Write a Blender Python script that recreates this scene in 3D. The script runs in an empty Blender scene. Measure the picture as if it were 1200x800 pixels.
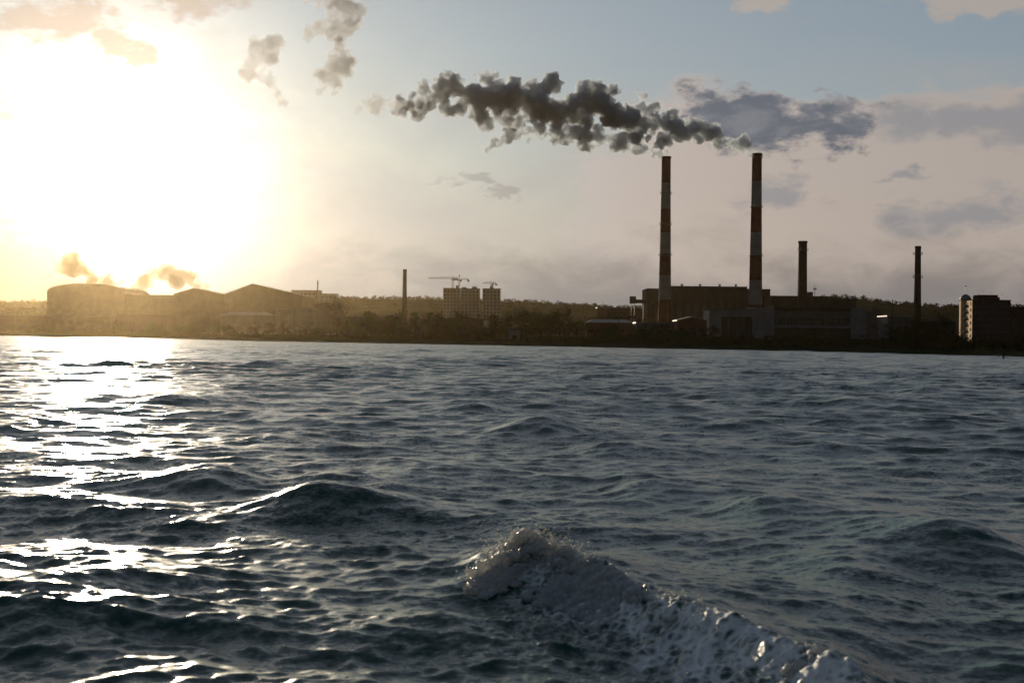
import bpy, bmesh, math, random
import numpy as np
from mathutils import Vector, Matrix, Euler, noise as mnoise
R = math.radians
sc = bpy.context.scene
random.seed(7)
rng = np.random.default_rng(11)

# ------------------------------------------------------------------ camera
F = 1667.0; CAM_H = 2.6
cam = bpy.data.cameras.new('camera'); camo = bpy.data.objects.new('camera', cam)
sc.collection.objects.link(camo); sc.camera = camo
cam.sensor_width = 36; cam.lens = 50; cam.clip_start = 0.1; cam.clip_end = 12000
ROT = Matrix.Rotation(R(90 - 0.16), 3, 'X') @ Matrix.Rotation(R(0.6), 3, 'Z')
camo.matrix_world = Matrix.Translation((0, 0, CAM_H)) @ ROT.to_4x4()
cam.dof.use_dof = True; cam.dof.focus_distance = 90; cam.dof.aperture_fstop = 2.8

def ray(px, py):
    return ROT @ Vector(((px - 600) / F, -(py - 400) / F, -1))
def at(px, py, Y):
    d = ray(px, py); return Vector((0, 0, CAM_H)) + d * (Y / d.y)
def onz(px, py, z=0.0):
    d = ray(px, py); t = (z - CAM_H) / d.z; return Vector((0, 0, CAM_H)) + d * t
def azel(px, py):
    d = ray(px, py).normalized(); return math.atan2(d.x, d.y), math.asin(d.z)

# ------------------------------------------------------------------ sun, world
SUN_AZ, SUN_EL = azel(112, 196)
SUNDIR = Vector((math.sin(SUN_AZ) * math.cos(SUN_EL), math.cos(SUN_AZ) * math.cos(SUN_EL), math.sin(SUN_EL)))
sun = bpy.data.lights.new('sun', 'SUN'); suno = bpy.data.objects.new('sun', sun); sc.collection.objects.link(suno)
sun.energy = 5.0; sun.angle = R(0.55); sun.color = (1.0, 0.82, 0.58)
suno.rotation_euler = (-SUNDIR).to_track_quat('-Z', 'Y').to_euler(); suno.location = (0, 0, 50)

vs = sc.view_settings
vs.view_transform = 'Standard'; vs.look = 'None'; vs.gamma = 1; vs.exposure = 0.08; vs.use_curve_mapping = False
cy = sc.cycles
cy.use_denoising = True
cy.max_bounces = 6; cy.diffuse_bounces = 2; cy.glossy_bounces = 3; cy.transmission_bounces = 2
cy.volume_bounces = 2; cy.transparent_max_bounces = 6; cy.caustics_reflective = False; cy.caustics_refractive = False
cy.volume_max_steps = 256; cy.sample_clamp_indirect = 6

class NT:
    """small helper to write node maths"""
    def __init__(s, nt): s.nt = nt
    def n(s, t, **k):
        x = s.nt.nodes.new(t)
        for a, b in k.items(): setattr(x, a, b)
        return x
    def put(s, sock, v):
        if isinstance(v, bpy.types.NodeSocket): s.nt.links.new(v, sock)
        elif v is not None:
            if isinstance(v, (tuple, list)) and len(v) == 3 and sock.type == 'RGBA': v = (*v, 1)
            sock.default_value = v
    def m(s, op, a, b=None, c=None, clamp=False):
        x = s.n('ShaderNodeMath', operation=op, use_clamp=clamp)
        s.put(x.inputs[0], a)
        if b is not None: s.put(x.inputs[1], b)
        if c is not None: s.put(x.inputs[2], c)
        return x.outputs[0]
    def vm(s, op, a, b=None):
        x = s.n('ShaderNodeVectorMath', operation=op)
        s.put(x.inputs[0], a)
        if b is not None: s.put(x.inputs[1], b)
        return x.outputs['Value'] if op in ('DOT_PRODUCT', 'LENGTH') else x.outputs[0]
    def mix(s, f, a, b, mode='MIX'):
        x = s.n('ShaderNodeMix', data_type='RGBA', blend_type=mode)
        s.put(x.inputs[0], f); s.put(x.inputs[6], a); s.put(x.inputs[7], b)
        return x.outputs[2]
    def rng(s, v, a, b, c=0.0, d=1.0, smooth=True):
        x = s.n('ShaderNodeMapRange', interpolation_type='SMOOTHSTEP' if smooth else 'LINEAR')
        for i, q in enumerate((v, a, b, c, d)): s.put(x.inputs[i], q)
        return x.outputs[0]
    def noise(s, vec, scale, detail=4, rough=0.55, dist=0.0):
        x = s.n('ShaderNodeTexNoise')
        s.put(x.inputs['Vector'], vec); s.put(x.inputs['Scale'], scale); s.put(x.inputs['Detail'], detail)
        s.put(x.inputs['Roughness'], rough); s.put(x.inputs['Distortion'], dist)
        return x.outputs[0]
    def comb(s, x_, y_, z_):
        x = s.n('ShaderNodeCombineXYZ'); s.put(x.inputs[0], x_); s.put(x.inputs[1], y_); s.put(x.inputs[2], z_)
        return x.outputs[0]

world = bpy.data.worlds.new('World'); sc.world = world; world.use_nodes = True
wt = world.node_tree; wt.nodes.clear(); W = NT(wt)
sky = W.n('ShaderNodeTexSky', sky_type='NISHITA'); sky.sun_disc = False
sky.sun_elevation = SUN_EL; sky.sun_rotation = SUN_AZ
sky.altitude = 100; sky.air_density = 1.0; sky.dust_density = 0.4; sky.ozone_density = 1.6
tc = W.n('ShaderNodeTexCoord')
dirn = W.vm('NORMALIZE', tc.outputs['Generated'])
sp = W.n('ShaderNodeSeparateXYZ'); W.put(sp.inputs[0], dirn)
AZ = W.m('ARCTAN2', sp.outputs[0], sp.outputs[1]); EL = W.m('ARCSINE', sp.outputs[2])
cosg = W.vm('DOT_PRODUCT', dirn, tuple(SUNDIR))
ang = W.m('ARCCOSINE', W.m('MINIMUM', cosg, 0.99999))
# thin ice-cloud veil round the sun scatters sunlight forward
aure = W.m('POWER', 2.718, W.m('MULTIPLY', ang, -1 / 0.065))
aure2 = W.m('POWER', 2.718, W.m('MULTIPLY', ang, -1 / 0.18))
# cloud coordinates: direction, flattened vertically as cloud decks look near the horizon
P = W.comb(AZ, W.m('MULTIPLY', EL, 1.9), 0.3)
n_big = W.noise(P, 7.0, 6, 0.55, 0.3)
n_mid = W.noise(P, 16.0, 7, 0.6, 0.4)
n_fine = W.noise(P, 42.0, 6, 0.6, 0.2)
def S(v): return v
def wcol(vec, scale, detail, amt):
    x = W.n('ShaderNodeTexNoise'); W.put(x.inputs['Vector'], vec); W.put(x.inputs['Scale'], scale); W.put(x.inputs['Detail'], detail); W.put(x.inputs['Roughness'], 0.62)
    return W.vm('MULTIPLY', W.vm('SUBTRACT', x.outputs['Color'], (0.5, 0.5, 0.5)), (amt, amt * 0.5, 0))
warp = W.vm('ADD', W.vm('ADD', W.comb(AZ, EL, 0.0), wcol(P, 13.0, 4, 0.075)), wcol(P, 45.0, 5, 0.045))
wsp = W.n('ShaderNodeSeparateXYZ'); W.put(wsp.inputs[0], warp)
AZ0, EL0 = AZ, EL
def ell(px, py, rx, ry):
    AZ, EL = wsp.outputs[0], wsp.outputs[1]
    a, e = azel(px, py)
    u = W.m('MULTIPLY', W.m('SUBTRACT', AZ, a), F / rx); v = W.m('MULTIPLY', W.m('SUBTRACT', EL, e), F / ry)
    return W.m('SUBTRACT', 1.0, W.m('SQRT', W.m('ADD', W.m('MULTIPLY', u, u), W.m('MULTIPLY', v, v))))
def union(lst):
    o = ell(*lst[0])
    for q in lst[1:]: o = W.m('SMOOTH_MAX', o, ell(*q), 0.35)
    return o
def wob(base, amt_mid, amt_fine):
    t = W.m('MULTIPLY_ADD', W.m('SUBTRACT', n_mid, 0.5), amt_mid * 2.8, base)
    return W.m('MULTIPLY_ADD', W.m('SUBTRACT', n_fine, 0.5), amt_fine * 2.5, t)
col = W.mix(1.0, sky.outputs[0], (0.066, 0.077, 0.090), 'MULTIPLY')
scat = W.m('MULTIPLY_ADD', aure2, 1.15, 0.10)                 # how strongly cloud in this direction passes sunlight on
def gray(v):
    x = W.n('ShaderNodeCombineColor'); [W.put(x.inputs[i], v) for i in range(3)]; return x.outputs[0]
fall = W.rng(ang, 0.65, 1.4, 1.0, 0.10)                        # cloud brightness cut away from the sun, to lower ambient light on buildings
white_near = W.rng(ang, 0.05, 0.45, 1.0, 0.0)
def lit(tint, k, floor, keep=False):
    near = tint if keep else W.mix(white_near, tint, (0.80, 0.90, 1.0))
    return W.mix(1.0, near, gray(W.m('MULTIPLY', W.m('MULTIPLY_ADD', aure2, k, floor), fall)), 'MULTIPLY')
# 1: broad high veil
veil = W.m('MULTIPLY', W.rng(W.m('ADD', W.m('MULTIPLY', n_big, 0.6), W.m('MULTIPLY', EL, -2.6)), -0.26, 0.16, 0.34, 0.88), 1.0)
col = W.mix(veil, col, lit((1.0, 0.88, 0.82), 0.30, 0.38))
# 2: pale bank on the right, with a crisp sunlit top
bank = W.rng(wob(union([(1130, 250, 330, 150), (860, 240, 200, 135), (1250, 200, 250, 110)]), 0.30, 0.08), -0.02, 0.22)
col = W.mix(W.m('MULTIPLY', bank, 0.85), col, lit((1.0, 0.85, 0.76), 0.9, 0.38))
# grey folds of it
fold = W.rng(wob(union([(1090, 142, 130, 32), (1190, 155, 80, 40), (1060, 206, 30, 10), (930, 230, 60, 22), (1130, 250, 90, 30)]), 0.9, 0.4), 0.0, 0.9)
col = W.mix(W.m('MULTIPLY', fold, 0.62), col, lit((0.68, 0.75, 0.88), 0.25, 0.27))
# 3: dark cumulus fragment beside the chimneys
e3 = wob(union([(885, 140, 66, 32), (935, 148, 68, 28), (985, 152, 40, 26), (850, 130, 34, 22)]), 0.75, 0.45)
col = W.mix(W.m('MULTIPLY', W.rng(e3, -0.45, 0.15), 0.8), col, lit((1.0, 0.86, 0.78), 0.75, 0.42))
e3b = W.m('ADD', W.m('MULTIPLY_ADD', W.m('SUBTRACT', n_fine, 0.5), 1.4, e3), 0.36)
col = W.mix(W.m('MULTIPLY', W.rng(e3b, -0.05, 0.75), 0.95), col, lit((0.58, 0.68, 0.86), 0.20, 0.17))
col = W.mix(W.m('MULTIPLY', W.rng(e3b, 0.1, 0.7), W.rng(W.noise(P, 30.0, 7, 0.62, 0.5), 0.42, 0.70, 0.0, 0.55)), col, lit((0.78, 0.80, 0.86), 0.3, 0.30))
# 4: low grey bank above the far shore
el_low = W.m('SUBTRACT', R(3.9), EL)
low = W.rng(W.m('ADD', W.m('MULTIPLY', el_low, 14.0), W.m('MULTIPLY', W.m('SUBTRACT', n_mid, 0.5), 1.6)), -0.15, 0.75)
low2 = W.rng(W.m('SUBTRACT', R(2.9), EL), 0.0, 0.035)
col = W.mix(W.m('MULTIPLY', low, 0.85), col, lit((0.86, 0.79, 0.78), 0.50, 0.19))
col = W.mix(W.m('MULTIPLY', low2, 0.5), col, lit((0.82, 0.84, 0.92), 0.3, 0.20))
# 5: small wisps
e5 = wob(union([(552, 213, 48, 11), (585, 218, 22, 8)]), 0.7, 0.7)
col = W.mix(W.m('MULTIPLY', W.rng(e5, 0.0, 0.5), 0.55), col, lit((0.85, 0.76, 0.70), 0.5, 0.22))
e6 = wob(union([(1140, 0, 95, 18), (885, 2, 30, 16), (30, 18, 60, 32), (-40, 120, 50, 60), (230, 10, 50, 16)]), 0.8, 0.6)
col = W.mix(W.m('MULTIPLY', W.rng(e6, -0.1, 0.5), 0.8), col, lit((0.95, 0.82, 0.72), 0.35, 0.42))
e7 = wob(union([(25, 330, 95, 75), (-40, 300, 90, 60)]), 0.6, 0.2)
e7m = W.rng(e7, 0.0, 0.6)
col = W.mix(W.m('MULTIPLY', e7m, 0.8), col, lit((1.0, 0.76, 0.52), 0.50, 0.15, True))
# darkening added to the unseen sky behind the viewer, to cut ambient light
back_dim = W.rng(ang, 1.35, 2.1, 0.0, 0.9)
col = W.mix(back_dim, col, (0.045, 0.052, 0.066))
e8 = wob(union([(30, 22, 95, 34), (-30, 115, 70, 60), (215, 6, 70, 20), (120, 60, 40, 16)]), 0.9, 0.7)
e8m = W.rng(e8, -0.05, 0.7)
col = W.mix(W.m('MULTIPLY', e8m, 0.85), col, lit((0.92, 0.80, 0.70), 0.25, 0.42, True))
# aureole
block = W.m('MULTIPLY', W.m('SUBTRACT', 1.0, W.m('MULTIPLY', W.m('MAXIMUM', e7m, e8m), 0.85)), W.m('SUBTRACT', 1.0, W.m('MULTIPLY', low, 0.55)))   # thick cloud hides part of the glow
block = W.m('MULTIPLY', block, W.rng(n_mid, 0.30, 0.70, 0.55, 1.35))
glow = W.mix(1.0, (0.95, 0.94, 0.95), gray(W.m('MULTIPLY', block, W.m('ADD', W.m('MULTIPLY', aure, 0.30), W.m('MULTIPLY', W.m('POWER', 2.718, W.m('MULTIPLY', ang, -1 / 0.03)), 6.0)))), 'MULTIPLY')
col = W.mix(1.0, col, glow, 'ADD')
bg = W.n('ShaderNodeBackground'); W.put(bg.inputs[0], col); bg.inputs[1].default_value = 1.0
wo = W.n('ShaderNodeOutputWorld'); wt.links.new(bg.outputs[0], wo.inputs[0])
world.cycles.sampling_method = 'MANUAL'; world.cycles.sample_map_resolution = 512

# ------------------------------------------------------------------ materials
def new_mat(name):
    m = bpy.data.materials.new(name); m.use_nodes = True
    nt = m.node_tree; nt.nodes.clear(); return m, NT(nt)
def mat(name, c, rough=0.85, var=0.25, scale=0.15, metal=0.0, c2=None, bump=0.0):
    m, N = new_mat(name)
    matte = rough > 0.7 and name != 'ochre_plaster'
    b = N.n('ShaderNodeBsdfDiffuse' if matte else 'ShaderNodeBsdfPrincipled'); o = N.n('ShaderNodeOutputMaterial')
    t = N.n('ShaderNodeTexCoord'); f = N.noise(t.outputs['Object'], scale, 6, 0.6)
    c2 = c2 or tuple(x * (1 - var) for x in c)
    cc = N.mix(N.rng(f, 0.35, 0.65), c2, c)
    f2 = N.noise(t.outputs['Object'], scale * 9, 4, 0.6)
    cc = N.mix(N.m('MULTIPLY', f2, 0.35), cc, tuple(x * 0.6 for x in c))
    N.put(b.inputs[0], cc); b.inputs['Roughness'].default_value = rough
    if not matte: b.inputs['Metallic'].default_value = metal; b.inputs['Specular IOR Level'].default_value = 0.3
    if bump:
        bp = N.n('ShaderNodeBump'); bp.inputs['Strength'].default_value = bump; bp.inputs['Distance'].default_value = 0.2
        N.put(bp.inputs['Height'], f2); N.put(b.inputs['Normal'], bp.outputs[0])
    N.nt.links.new(b.outputs[0], o.inputs[0]); return m
M = dict(
    concrete=mat('concrete', (0.36, 0.35, 0.33), c2=(0.25, 0.24, 0.22)),
    pale=mat('pale_concrete', (0.27, 0.28, 0.30), c2=(0.20, 0.21, 0.22)),
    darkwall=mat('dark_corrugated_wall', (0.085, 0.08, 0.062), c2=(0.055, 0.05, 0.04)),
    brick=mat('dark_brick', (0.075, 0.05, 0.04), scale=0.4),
    redbrick=mat('red_brick', (0.14, 0.075, 0.055), scale=0.3),
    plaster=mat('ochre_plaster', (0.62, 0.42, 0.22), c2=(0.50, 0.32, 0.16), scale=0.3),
    roof=mat('roof_felt', (0.09, 0.085, 0.08)),
    metal=mat('weathered_steel', (0.20, 0.20, 0.20), rough=0.6, metal=0.3),
    zinc=mat('zinc_roof', (0.25, 0.25, 0.25), rough=0.6),
    red=mat('red_paint', (0.17, 0.035, 0.026), c2=(0.10, 0.022, 0.018), scale=0.2),
    white=mat('white_paint', (0.33, 0.33, 0.33), c2=(0.24, 0.23, 0.23), scale=0.2),
    black=mat('sooty_paint', (0.04, 0.03, 0.03), scale=0.2),
    glass=mat('dark_glass', (0.03, 0.035, 0.04), rough=0.12),
    litglass=mat('mirror_glazing', (0.75, 0.5, 0.28), rough=0.35, metal=0.7),
    door=mat('dark_door', (0.05, 0.06, 0.07)),
    bark=mat('bark', (0.06, 0.045, 0.03), scale=1.0),
    wood=mat('weathered_wood', (0.10, 0.08, 0.06), scale=1.0),
    leaf=mat('foliage_green', (0.075, 0.085, 0.025), c2=(0.045, 0.06, 0.02), scale=0.4),
    leaf2=mat('foliage_olive', (0.10, 0.085, 0.035), c2=(0.06, 0.05, 0.025), scale=0.4),
    twig=mat('bare_twigs', (0.09, 0.06, 0.04), scale=0.4),
    yellow=mat('crane_yellow', (0.35, 0.24, 0.06)),
    gray=mat('grey_panel', (0.18, 0.18, 0.18), c2=(0.13, 0.13, 0.13)),
)
mg, N = new_mat('shore_ground')
b = N.n('ShaderNodeBsdfDiffuse'); o = N.n('ShaderNodeOutputMaterial'); t = N.n('ShaderNodeTexCoord')
f = N.noise(t.outputs['Object'], 0.02, 8, 0.6); g = N.noise(t.outputs['Object'], 0.3, 6, 0.65)
c = N.mix(N.rng(f, 0.4, 0.6), (0.05, 0.06, 0.025), (0.10, 0.08, 0.05)); c = N.mix(g, c, (0.035, 0.035, 0.02))
N.put(b.inputs[0], c); b.inputs['Roughness'].default_value = 0.95
N.nt.links.new(b.outputs[0], o.inputs[0]); M['ground'] = mg

# ------------------------------------------------------------------ object helpers
C = sc.collection
def link_mesh(name, me, material, parent=None):
    ob = bpy.data.objects.new(name, me)
    if material: me.materials.append(material)
    C.objects.link(ob)
    if parent: ob.parent = parent
    return ob
def tag(o, label, cat=None, group=None, kind=None):
    if label: o['label'] = label
    if cat: o['category'] = cat
    if group: o['group'] = group
    if kind: o['kind'] = kind
    return o
def thing(name, loc, label, cat, group=None, rz=0.0):
    o = bpy.data.objects.new(name, None); C.objects.link(o); o.location = loc; o.rotation_euler = (0, 0, rz)
    o.empty_display_size = 0.5
    return tag(o, label, cat, group)
class MB:
    def __init__(s): s.v = []; s.f = []
    def add(s, v, f):
        k = len(s.v); s.v += [tuple(q) for q in v]; s.f += [tuple(i + k for i in q) for q in f]; return s
    def box(s, x0, x1, y0, y1, z0, z1):
        v = [(x, y, z) for z in (z0, z1) for y in (y0, y1) for x in (x0, x1)]
        return s.add(v, [(0, 2, 3, 1), (4, 5, 7, 6), (0, 1, 5, 4), (2, 6, 7, 3), (0, 4, 6, 2), (1, 3, 7, 5)])
    def prism(s, prof, y0, y1):           # profile in x,z extruded along y
        n = len(prof)
        v = [(x, y0, z) for x, z in prof] + [(x, y1, z) for x, z in prof]
        f = [tuple(range(n)), tuple(range(2 * n - 1, n - 1, -1))] + [(i, i + n, (i + 1) % n + n, (i + 1) % n) for i in range(n)]
        return s.add(v, f)
    def lathe(s, prof, n=32, cx=0, cy=0, cap=True):
        v = []; f = []
        for r, z in prof:
            for i in range(n):
                a = 2 * math.pi * i / n; v.append((cx + r * math.cos(a), cy + r * math.sin(a), z))
        for j in range(len(prof) - 1):
            for i in range(n): f.append((j * n + i, j * n + (i + 1) % n, (j + 1) * n + (i + 1) % n, (j + 1) * n + i))
        if cap:
            f.append(tuple(range(n - 1, -1, -1))); k = (len(prof) - 1) * n; f.append(tuple(range(k, k + n)))
        return s.add(v, f)
    def bar(s, a, b, w):
        a = Vector(a); b = Vector(b); d = (b - a).normalized()
        u = d.cross(Vector((0, 0, 1)) if abs(d.z) < 0.9 else Vector((1, 0, 0))).normalized() * w / 2; q = d.cross(u).normalized() * w / 2
        v = [p + i * u + j * q for p in (a, b) for i, j in ((-1, -1), (1, -1), (1, 1), (-1, 1))]
        return s.add(v, [(3, 2, 1, 0), (4, 5, 6, 7), (0, 1, 5, 4), (1, 2, 6, 5), (2, 3, 7, 6), (3, 0, 4, 7)])
    def mesh(s, name='m', smooth=False):
        me = bpy.data.meshes.new(name); me.from_pydata(s.v, [], s.f); me.update()
        bm = bmesh.new(); bm.from_mesh(me); bmesh.ops.recalc_face_normals(bm, faces=bm.faces); bm.to_mesh(me); bm.free()
        if smooth:
            me.polygons.foreach_set('use_smooth', [True] * len(me.polygons))
        return me
    def build(s, name, m, parent=None, smooth=False):
        return link_mesh(name, s.mesh(name, smooth), m, parent)
def grid_mesh(name, X, Y, Z, material, smooth=True):
    nr, nc = X.shape
    co = np.stack([X, Y, Z], -1).reshape(-1, 3).astype(np.float32)
    i = (np.arange(nr - 1)[:, None] * nc + np.arange(nc - 1)[None, :]).ravel()
    q = np.stack([i, i + 1, i + nc + 1, i + nc], -1).astype(np.int32)
    me = bpy.data.meshes.new(name); me.vertices.add(len(co)); me.vertices.foreach_set('co', co.ravel())
    me.loops.add(q.size); me.loops.foreach_set('vertex_index', q.ravel())
    me.polygons.add(len(q)); me.polygons.foreach_set('loop_start', np.arange(0, q.size, 4, dtype=np.int32))
    me.update(calc_edges=True)
    me.polygons.foreach_set('use_smooth', np.full(len(q), smooth)); me.update()
    return link_mesh(name, me, material)

# ------------------------------------------------------------------ shoreline and terrain
sh_px = [-300, 0, 300, 500, 700, 900, 1050, 1200, 1500]; sh_py = [391, 393, 399.5, 403, 406.7, 410.5, 414, 418, 425]
_sa = []; _sr = []
for px, py in zip(sh_px, sh_py):
    p = onz(px, py, 0.0); _sa.append(math.atan2(p.x, p.y)); _sr.append(math.hypot(p.x, p.y))
_sa = np.array(_sa); _sr = np.array(_sr)
def shore_r(az): return np.interp(az, _sa, _sr)
sk_px = [-400, 0, 60, 150, 340, 400, 500, 600, 650, 700, 760, 860, 960, 1000, 1050, 1100, 1200, 1600]
sk_py = [352, 357, 358, 356, 349, 352, 352, 355, 357, 360, 361, 356, 351, 352, 359, 362, 364, 368]
HR = 1950.0
_ka = []; _kz = []
for px, py in zip(sk_px, sk_py):
    p = at(px, py, HR); _ka.append(math.atan2(p.x, p.y)); _kz.append(p.z)
_ka = np.array(_ka); _kz = np.array(_kz)
def vnoise(x, y, seed=0):
    s = np.zeros_like(x, dtype=np.float64)
    r = np.random.default_rng(100 + seed)
    for k in range(7):
        L = 1.0 / (1.6 ** k); a = r.uniform(0, 6.28); p = r.uniform(0, 6.28)
        s += 0.6 * L ** 0.7 * np.sin((x * math.cos(a) + y * math.sin(a)) / L + p)
    return s
def ground_z(x, y):
    x = np.asarray(x, float); y = np.asarray(y, float)
    az = np.arctan2(x, y); r = np.hypot(x, y); s = shore_r(az) + 1.8 * np.sin(az * 45) + 0.8 * np.sin(az * 130 + 1)
    bank = np.clip((r - s) / 7.0, -0.3, 1.0)
    z = np.where(bank < 0, bank * 4, 1.45 * bank ** 0.7 * 1.0 if False else 1.45 * np.sqrt(np.clip(bank, 0, 1)))
    z = z + 0.12 * vnoise(x / 12, y / 12) * np.clip(bank, 0, 1)
    h = np.interp(az, _ka, _kz)
    t = np.clip((r - 1350) / (HR - 1350), 0, 1); t = t * t * (3 - 2 * t)
    tb = np.clip((r - HR) / 500, 0, 1)
    z = z + (h - 1.45) * t * (1 - 0.5 * tb) + vnoise(x / 60, y / 60, 3) * 1.3 * t
    return z
az = np.linspace(R(-62), R(62), 900)
r0 = shore_r(az)[None, :]
rows = []
for k in np.linspace(-9, 16, 50): rows.append(r0[0] + k)
for k in np.linspace(0, 1, 120)[1:]: rows.append((r0[0] + 16) + (2500 - r0[0] - 16) * k ** 1.3)
Rr = np.array(rows); A = np.broadcast_to(az, Rr.shape)
X = Rr * np.sin(A); Y = Rr * np.cos(A)
gnd = grid_mesh('ground', X, Y, ground_z(X, Y), M['ground']); tag(gnd, None, kind='structure')
def gz(x, y): return float(ground_z(x, y))

# ------------------------------------------------------------------ water
rowsr = [0.6, 1.5, 3.0, 4.5]
r = 6.0
while r < 130: rowsr.append(r); r *= 1.0036
while r < 1300: rowsr.append(r); r *= 1.0062
rowsr += [1400, 1700, 2100, 2550]
rr = np.array(rowsr)
fine = np.arange(-23.2, 23.2, 0.036)
aa = np.radians(np.concatenate([np.arange(-180, -30, 3.0), np.arange(-30, -23.2, 0.4), fine, np.arange(23.2, 30, 0.4), np.arange(30, 180.1, 3.0)]))
aa[-1] = math.pi; aa[0] = -math.pi
RR, AA = np.meshgrid(rr, aa, indexing='ij')
WX = (RR * np.sin(AA)).astype(np.float32); WY = (RR * np.cos(AA)).astype(np.float32)
dr = np.gradient(rr).astype(np.float32)[:, None]
da = np.gradient(aa).astype(np.float32)[None, :]
space = np.maximum(dr, np.abs(da) * RR.astype(np.float32) * 0.7)
def smooth_line(us, ds):
    q = np.linspace(us[0], us[-1], 81); d = np.interp(q, us, ds)
    k = np.exp(-0.5 * (np.arange(-12, 13) / 5.0) ** 2); k /= k.sum()
    return q, np.convolve(np.pad(d, 12, mode='reflect', reflect_type='odd'), k, mode='valid')
def bump_ridge(x, y, crest, A, sf, sb, end=0.25):
    """a wave whose crest runs through the given picture points; sf/sb = length of its near and far side"""
    pts = [onz(px, py, A * 0.85) for px, py in crest]
    ys = np.maximum(y, 0.5)
    if crest is FOAMR:                      # the wake: a crest that runs diagonally towards the viewer
        u = x / ys; us, ds = smooth_line([p.x / p.y for p in pts], [p.y for p in pts])
        D = np.interp(u, us, ds); w = us[-1] - us[0]
        env = np.clip((u - us[0] + w * 0.05) / (w * end), 0, 1) * np.clip((us[-1] - u + w * 0.05) / (w * end), 0, 1)
        env = env * env * (3 - 2 * env)
    else:                                   # a hump: highest at its peak, sinking away to both sides
        k = min(range(len(crest)), key=lambda i: crest[i][1]); p = pts[k]
        wl = max(p.x - pts[0].x * p.y / pts[0].y, 1.0); wr = max(pts[-1].x * p.y / pts[-1].y - p.x, 1.0)
        t = x - p.x; D = p.y + 0.22 * t * (1 if crest[-1][0] < 300 else -1) - 0.10 * t * t / max(wl, wr)
        env = np.exp(-np.where(t < 0, (t / (0.62 * wl)) ** 2, (t / (0.62 * wr)) ** 2))
    env = np.where(y > 1, env, 0)
    s = y - D
    prof = np.where(s < 0, np.exp(-np.abs(s / sf) ** 1.5), 1 / (1 + (s / sb) ** 2) )
    return (A * env * prof), s, env
FOAMR = [(530, 652), (575, 645), (612, 648), (665, 656), (735, 682), (800, 705), (900, 738), (1000, 772), (1080, 795)]
RIDGES = [
    ([(250, 612), (330, 590), (380, 574), (410, 575), (450, 596), (520, 630), (575, 652)], 0.42, 0.85, 3.0),
    ([(150, 572), (200, 558), (240, 552), (290, 566), (330, 580)], 0.24, 1.0, 1.8),
    (FOAMR, 0.33, 0.55, 1.8),
    ([(540, 505), (590, 494), (630, 493), (680, 503), (720, 515)], 0.42, 1.6, 3.0),
    ([(460, 488), (510, 478), (560, 472), (600, 480)], 0.34, 1.6, 3.0),
    ([(85, 470), (125, 461), (160, 468)], 0.34, 2.0, 3.0),
    ([(150, 470), (200, 461), (260, 464), (290, 472)], 0.36, 2.0, 3.2),
    ([(860, 595), (900, 585), (950, 588), (1010, 606), (1060, 620)], 0.26, 1.2, 1.8),
    ([(960, 640), (1040, 622), (1110, 616), (1170, 628), (1230, 640)], 0.34, 1.1, 2.0),
    ([(900, 680), (960, 664), (1010, 662), (1060, 676)], 0.18, 0.8, 1.3),
    ([(950, 474), (1000, 466), (1050, 472)], 0.30, 1.8, 2.4),
    ([(1040, 460), (1090, 454), (1130, 460)], 0.30, 1.8, 2.4),
    ([(640, 530), (730, 520), (820, 526), (880, 536)], 0.22, 1.3, 2.2),
    ([(700, 578), (760, 566), (840, 572), (880, 590)], 0.20, 1.1, 2.0),
    ([(0, 692), (80, 682), (180, 690), (260, 704)], 0.12, 0.7, 1.2),
    ([(-60, 730), (60, 716), (200, 722), (330, 742)], 0.08, 0.6, 1.0),
    ([(330, 742), (430, 722), (520, 716), (600, 736)], 0.14, 0.6, 1.1),
    ([(250, 520), (330, 508), (420, 512), (480, 520)], 0.18, 1.3, 2.0),
    ([(-40, 590), (60, 584), (140, 596)], 0.07, 0.9, 1.6),
    ([(-40, 628), (70, 618), (190, 630), (230, 640)], 0.10, 0.8, 1.4),
    ([(380, 442), (430, 437), (480, 443)], 0.32, 2.2, 3.5),
    ([(660, 442), (720, 437), (790, 444)], 0.30, 2.2, 3.5),
    ([(820, 500), (880, 493), (960, 500)], 0.24, 1.6, 2.6),
]
comps = []
cr = np.random.default_rng(5)
for L in np.geomspace(0.13, 14.0, 175):
    th = cr.normal(0, 0.62 if L < 2 else 0.42) + 0.16            # crests lie mostly across the view
    slope = 0.0175 if L > 1.0 else (0.028 if L > 0.5 else 0.036)
    if L > 4: slope = 0.0160 * (4 / L) ** 1.1
    comps.append((L, th, slope * L / (2 * math.pi), cr.uniform(0, 6.28)))
def water_height(x, y, sp):
    z = np.zeros_like(x); dx = np.zeros_like(x); dy = np.zeros_like(x)
    for L, th, a, ph in comps:
        k = 2 * math.pi / L; cx = math.sin(th); cyy = math.cos(th)
        w = np.clip(L / sp / 2.0 - 1.0, 0, 1)
        # which rows matter
        rowmask = w.max(axis=1) > 0 if w.ndim == 2 else None
        idx = np.nonzero(rowmask)[0]
        if len(idx) == 0: continue
        i1 = idx[-1] + 1
        arg = (k * (x[:i1] * cx + y[:i1] * cyy) + ph).astype(np.float32)
        aw = (a * w[:i1]).astype(np.float32)
        z[:i1] += aw * np.cos(arg)
        q = 0.9
        dx[:i1] -= q * aw * cx * np.sin(arg); dy[:i1] -= q * aw * cyy * np.sin(arg)
    return z, dx, dy
def patchy(x, y):
    return np.clip(0.95 + 0.30 * vnoise(x / 9, y / 14, 8).astype(np.float32), 0.35, 1.7)
wz, wdx, wdy = water_height(WX, WY, space)
pt = patchy(WX, WY) * (1 + 0.8 * np.clip((np.hypot(WX, WY) - 35) / 100, 0, 1)).astype(np.float32)
damp = np.ones_like(WX); rid = np.zeros_like(WX)
foam = np.zeros_like(WX)
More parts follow.
